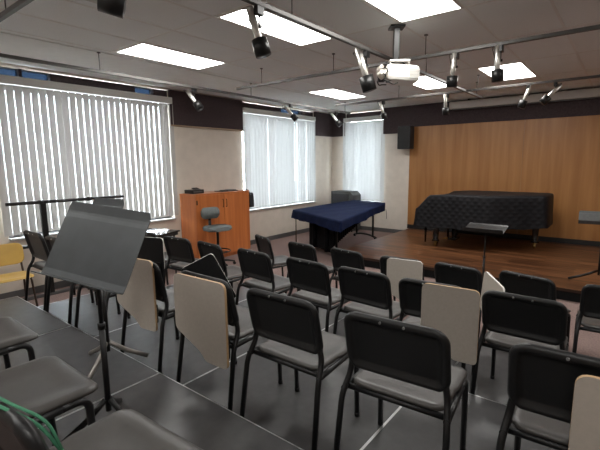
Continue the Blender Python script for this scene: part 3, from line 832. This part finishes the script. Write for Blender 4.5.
for v in (.20, .93):
    a, _ = quad(.16, v); b, _ = quad(.80, v); m_ = (a + b) / 2
    bm = B(); tube(bm, smooth_path([a + Vector((0, 0, .055)), a.lerp(b, .3) + Vector((0, 0, .10)), a.lerp(b, .7) + Vector((0, 0, .10)), b + Vector((0, 0, .055))], .12, 5), .024, 8); fo = obj('foot_bar', bm, M['blackmetal'], t)
    for p in (a, b):
        bm = B(); cyl(bm, (p.x - .02, p.y, .035), (p.x + .02, p.y, .035), .035, 14); obj('caster', bm, M['blackmetal'], fo)
# resonator tubes, long at the wide end
for (u, name) in ((.36, 'resonator_bank'), (.62, 'resonator_bank')):
    bm = B()
    for k in range(22):
        v = .10 + .72 * k / 21; p, z = quad(u, v); L = .55 * (1 - k / 26)
        cyl(bm, (p.x, p.y, .66 - L), (p.x, p.y, .665), .042, 10)
    a, _ = quad(u, .08); b, _ = quad(u, .85)
    obj(name, bm, M['matte'], t)
bm = B(); a, _ = quad(.20, .12); b, _ = quad(.74, .12)
prism(bm, [a + Vector((0, 0, .10)), b + Vector((0, 0, .10)), b + Vector((0, 0, .66)), a + Vector((0, 0, .66))], Vector((-.02, .03, 0))); obj('end_panel', bm, M['matte'], t)
bm = B(); a, _ = quad(.04, .02)
tube(bm, [a + Vector((0, 0, .0)), a + Vector((.0, 0, .66))], .012, 8); obj('support_leg', bm, M['bronze'], t)
bm = B(); a, _ = quad(1.0, .985); tube(bm, smooth_path([a + Vector((.03, 0, .72)), a + Vector((.05, 0, .60)), a + Vector((.045, .01, .50))], .04, 3), .006, 6); obj('tie_cord', bm, M['bluecover'], t)

# grey case in the corner
t = thing('equipment_case', 'tall dark grey case standing in the room corner behind the blue cover', 'case', (-5.72, 9.17, 0))
bm = B(); pts = round_poly([(-.33, .02), (.33, .02), (.33, .95), (.23, 1.04), (-.33, 1.04)], .02)
prism(bm, [(p.x, -.2, p.y) for p in pts], (0, .4, 0)); obj('case_body', bm, M['ampgrey'], t)
bm = B(); b2(bm, -.31, .21, -.215, -.2, .06, .98, .005); obj('front_panel', bm, M['speaker'], t)
for (x, y) in ((-.27, -.15), (.27, -.15), (-.27, .15), (.27, .15)):
    bm = B(); cyl(bm, (x, y, 0), (x, y, .022), .025, 10); obj('foot', bm, M['blackmetal'], t)

# ------------------------------------------------------------------ grand piano under its quilted cover, bench
t = thing('covered_grand_piano', 'grand piano under a black quilted cover on the stage', 'piano', (-3.16, 7.62, .16))
def near(x):   # treble side outline
    if x < 1.15: return 0.0
    s = (x - 1.15) / 1.0
    return .55 * sst(s, 0, 1.0)
X1 = 2.13; Yb = 1.50
plan = []
npt = 30
outline = [(x, near(x)) for x in [X1 * k / npt for k in range(npt + 1)]]
outline = outline[:-1] + [(X1 - .05, near(X1) + .0), (X1, near(X1) + .08), (X1, Yb - .12), (X1 - .10, Yb)] + [(X1 - .1 - (X1 - .1) * k / 16, Yb) for k in range(1, 17)]
N = len(outline)
def topz(x):
    if x < .03: return .74
    if x < .26: return .74 + .25 * sst(x, .0, .26)
    return .99 + .02 * sst(x, .3, .6)
cx, cy = sum(p[0] for p in outline) / N, sum(p[1] for p in outline) / N
bm = B(); rings = []
levels = [(.47, 1.025), (.60, 1.015), (.72, 1.008), (.86, 1.004), (.95, 1.0), (.985, .992), (1.0, .975)]
for li, (fz, sc) in enumerate(levels):
    rg = []
    for k, (x, y) in enumerate(outline):
        tz = topz(x)
        zb = .36 + .08 * x / X1; z = zb + (tz - zb) * (fz - .47) / .53
        wob = (1 - fz) * .035 * math.sin(k * 1.1) + (1 - fz) * .02 * math.sin(k * .37 + 1)
        dx, dy = x - cx, y - cy; L = math.hypot(dx, dy)
        if li == 0: z += .012 * math.sin(k * .9)
        rg.append(bm.verts.new((cx + dx * sc + dx / L * wob, cy + dy * sc + dy / L * wob, z)))
    rings.append(rg)
for a, b in zip(rings[:-1], rings[1:]):
    for k in range(N):
        f = bm.faces.new((a[k], a[(k + 1) % N], b[(k + 1) % N], b[k])); f.smooth = True
# top: strips between the near and far outline
last = rings[-1]
near_side = last[:npt]; far_side = last[npt + 4 - 1:][::-1]
ctr = None
inner = []
for k, v in enumerate(last):
    inner.append(bm.verts.new((cx + (v.co.x - cx) * .86, cy + (v.co.y - cy) * .86, topz(cx + (v.co.x - cx) * .86) + .004)))
for k in range(N):
    f = bm.faces.new((last[k], last[(k + 1) % N], inner[(k + 1) % N], inner[k])); f.smooth = True
inner2 = [bm.verts.new((cx + (v.co.x - cx) * .45, cy + (v.co.y - cy) * .45, topz(cx + (v.co.x - cx) * .45) + .006)) for v in inner]
for k in range(N):
    f = bm.faces.new((inner[k], inner[(k + 1) % N], inner2[(k + 1) % N], inner2[k])); f.smooth = True
f = bm.faces.new(inner2); f.smooth = True
obj('quilted_cover', bm, M['quilt'], t)
bm = B(); pl = [(x * .97 + .03, y * .95 + .03) for (x, y) in outline]
prism(bm, [(x, y, .56) for (x, y) in pl], (0, 0, .16)); obj('piano_case', bm, M['ebony'], t)
def pleg(x, y, label=None):
    bm = B(); lathe(bm, [(.075, .10), (.05, .14), (.055, .30), (.08, .50), (.085, .56)], (x, y, 0), 12)
    l = obj('leg', bm, M['ebony'], t)
    bm = B(); cyl(bm, (x - .02, y, .045), (x + .02, y, .045), .045, 14); b2(bm, x - .03, x + .03, y - .03, y + .03, .085, .10); obj('caster', bm, M['brass'], l)
pleg(.36, .16); pleg(.36, 1.32); pleg(1.92, 1.05)
bm = B(); b2(bm, .50, .56, .66, .69, .1, .56); b2(bm, .50, .56, .81, .84, .1, .56); b2(bm, .44, .60, .60, .90, .06, .11, .005)
ly = obj('pedal_lyre', bm, M['ebony'], t)
for k in range(3):
    bm = B(); b2(bm, .32, .44, .66 + k * .08, .69 + k * .08, .055, .07, .003); obj('pedal', bm, M['brass'], ly)
t = thing('piano_bench', 'black piano bench pushed against the covered piano keyboard end', 'bench', (-2.985, 8.36, .16))
bm = B(); b2(bm, -.15, .15, -.36, .36, .44, .49, .012); obj('seat', bm, M['ebony'], t)
bm = B(); b2(bm, -.13, .13, -.34, .34, .38, .44); obj('apron', bm, M['ebony'], t)
for sx in (-1, 1):
    for sy in (-1, 1):
        bm = B(); tube(bm, [(sx * .125, sy * .31, 0), (sx * .125, sy * .31, .40)], [.016, .028], 10); obj('leg', bm, M['ebony'], t)

# ------------------------------------------------------------------ green strap and marker by the camera
t = thing('lanyard', 'green woven strap draped over the nearest chair back at the bottom left', 'strap', (0, 0, 0))
ca = cS3.matrix_basis
def on(x, y, z): return ca @ Vector((x, y, z))
for k, dx in enumerate((0, .016)):
    bm = B(); pts = [on(-.16, -.30 - dx, .70), on(-.10, -.275 - dx * .5, .80), on(-.04, -.245 - dx, .826), on(.06, -.24 - dx, .824), on(.13, -.225 - dx, .815), on(.18, -.185 - dx, .78), on(.205, -.17, .70)]
    tube(bm, smooth_path(pts, .04, 4), .0042, 8, flat=.5); obj('band', bm, M['green'], t)
t = thing('marker_pen', 'green pen with dark blue end lying on the nearest seat', 'pen', on(.0, .05, .452), R(40))
bm = B(); cyl(bm, (-.07, 0, .012), (.05, 0, .012), .011, 12); obj('barrel', bm, M['green'], t)
bm = B(); cyl(bm, (.05, 0, .012), (.085, 0, .012), .009, 12); obj('cap', bm, M['bluecap'], t)

# ------------------------------------------------------------------ world, view
w = bpy.data.worlds.new('world'); SC.world = w; w.use_nodes = True
bg = w.node_tree.nodes['Background']; bg.inputs['Color'].default_value = (.86, .93, 1.0, 1); bg.inputs['Strength'].default_value = 15.0
SC.view_settings.view_transform = 'Standard'; SC.view_settings.look = 'None'; SC.view_settings.gamma = 1; SC.view_settings.use_curve_mapping = False
SC.view_settings.exposure = 1.1
SC.cycles.use_denoising = True
SC.cycles.max_bounces = 8; SC.cycles.diffuse_bounces = 5; SC.cycles.transparent_max_bounces = 12
SC.cycles.sample_clamp_indirect = 12.0
SC.cycles.use_light_tree = True
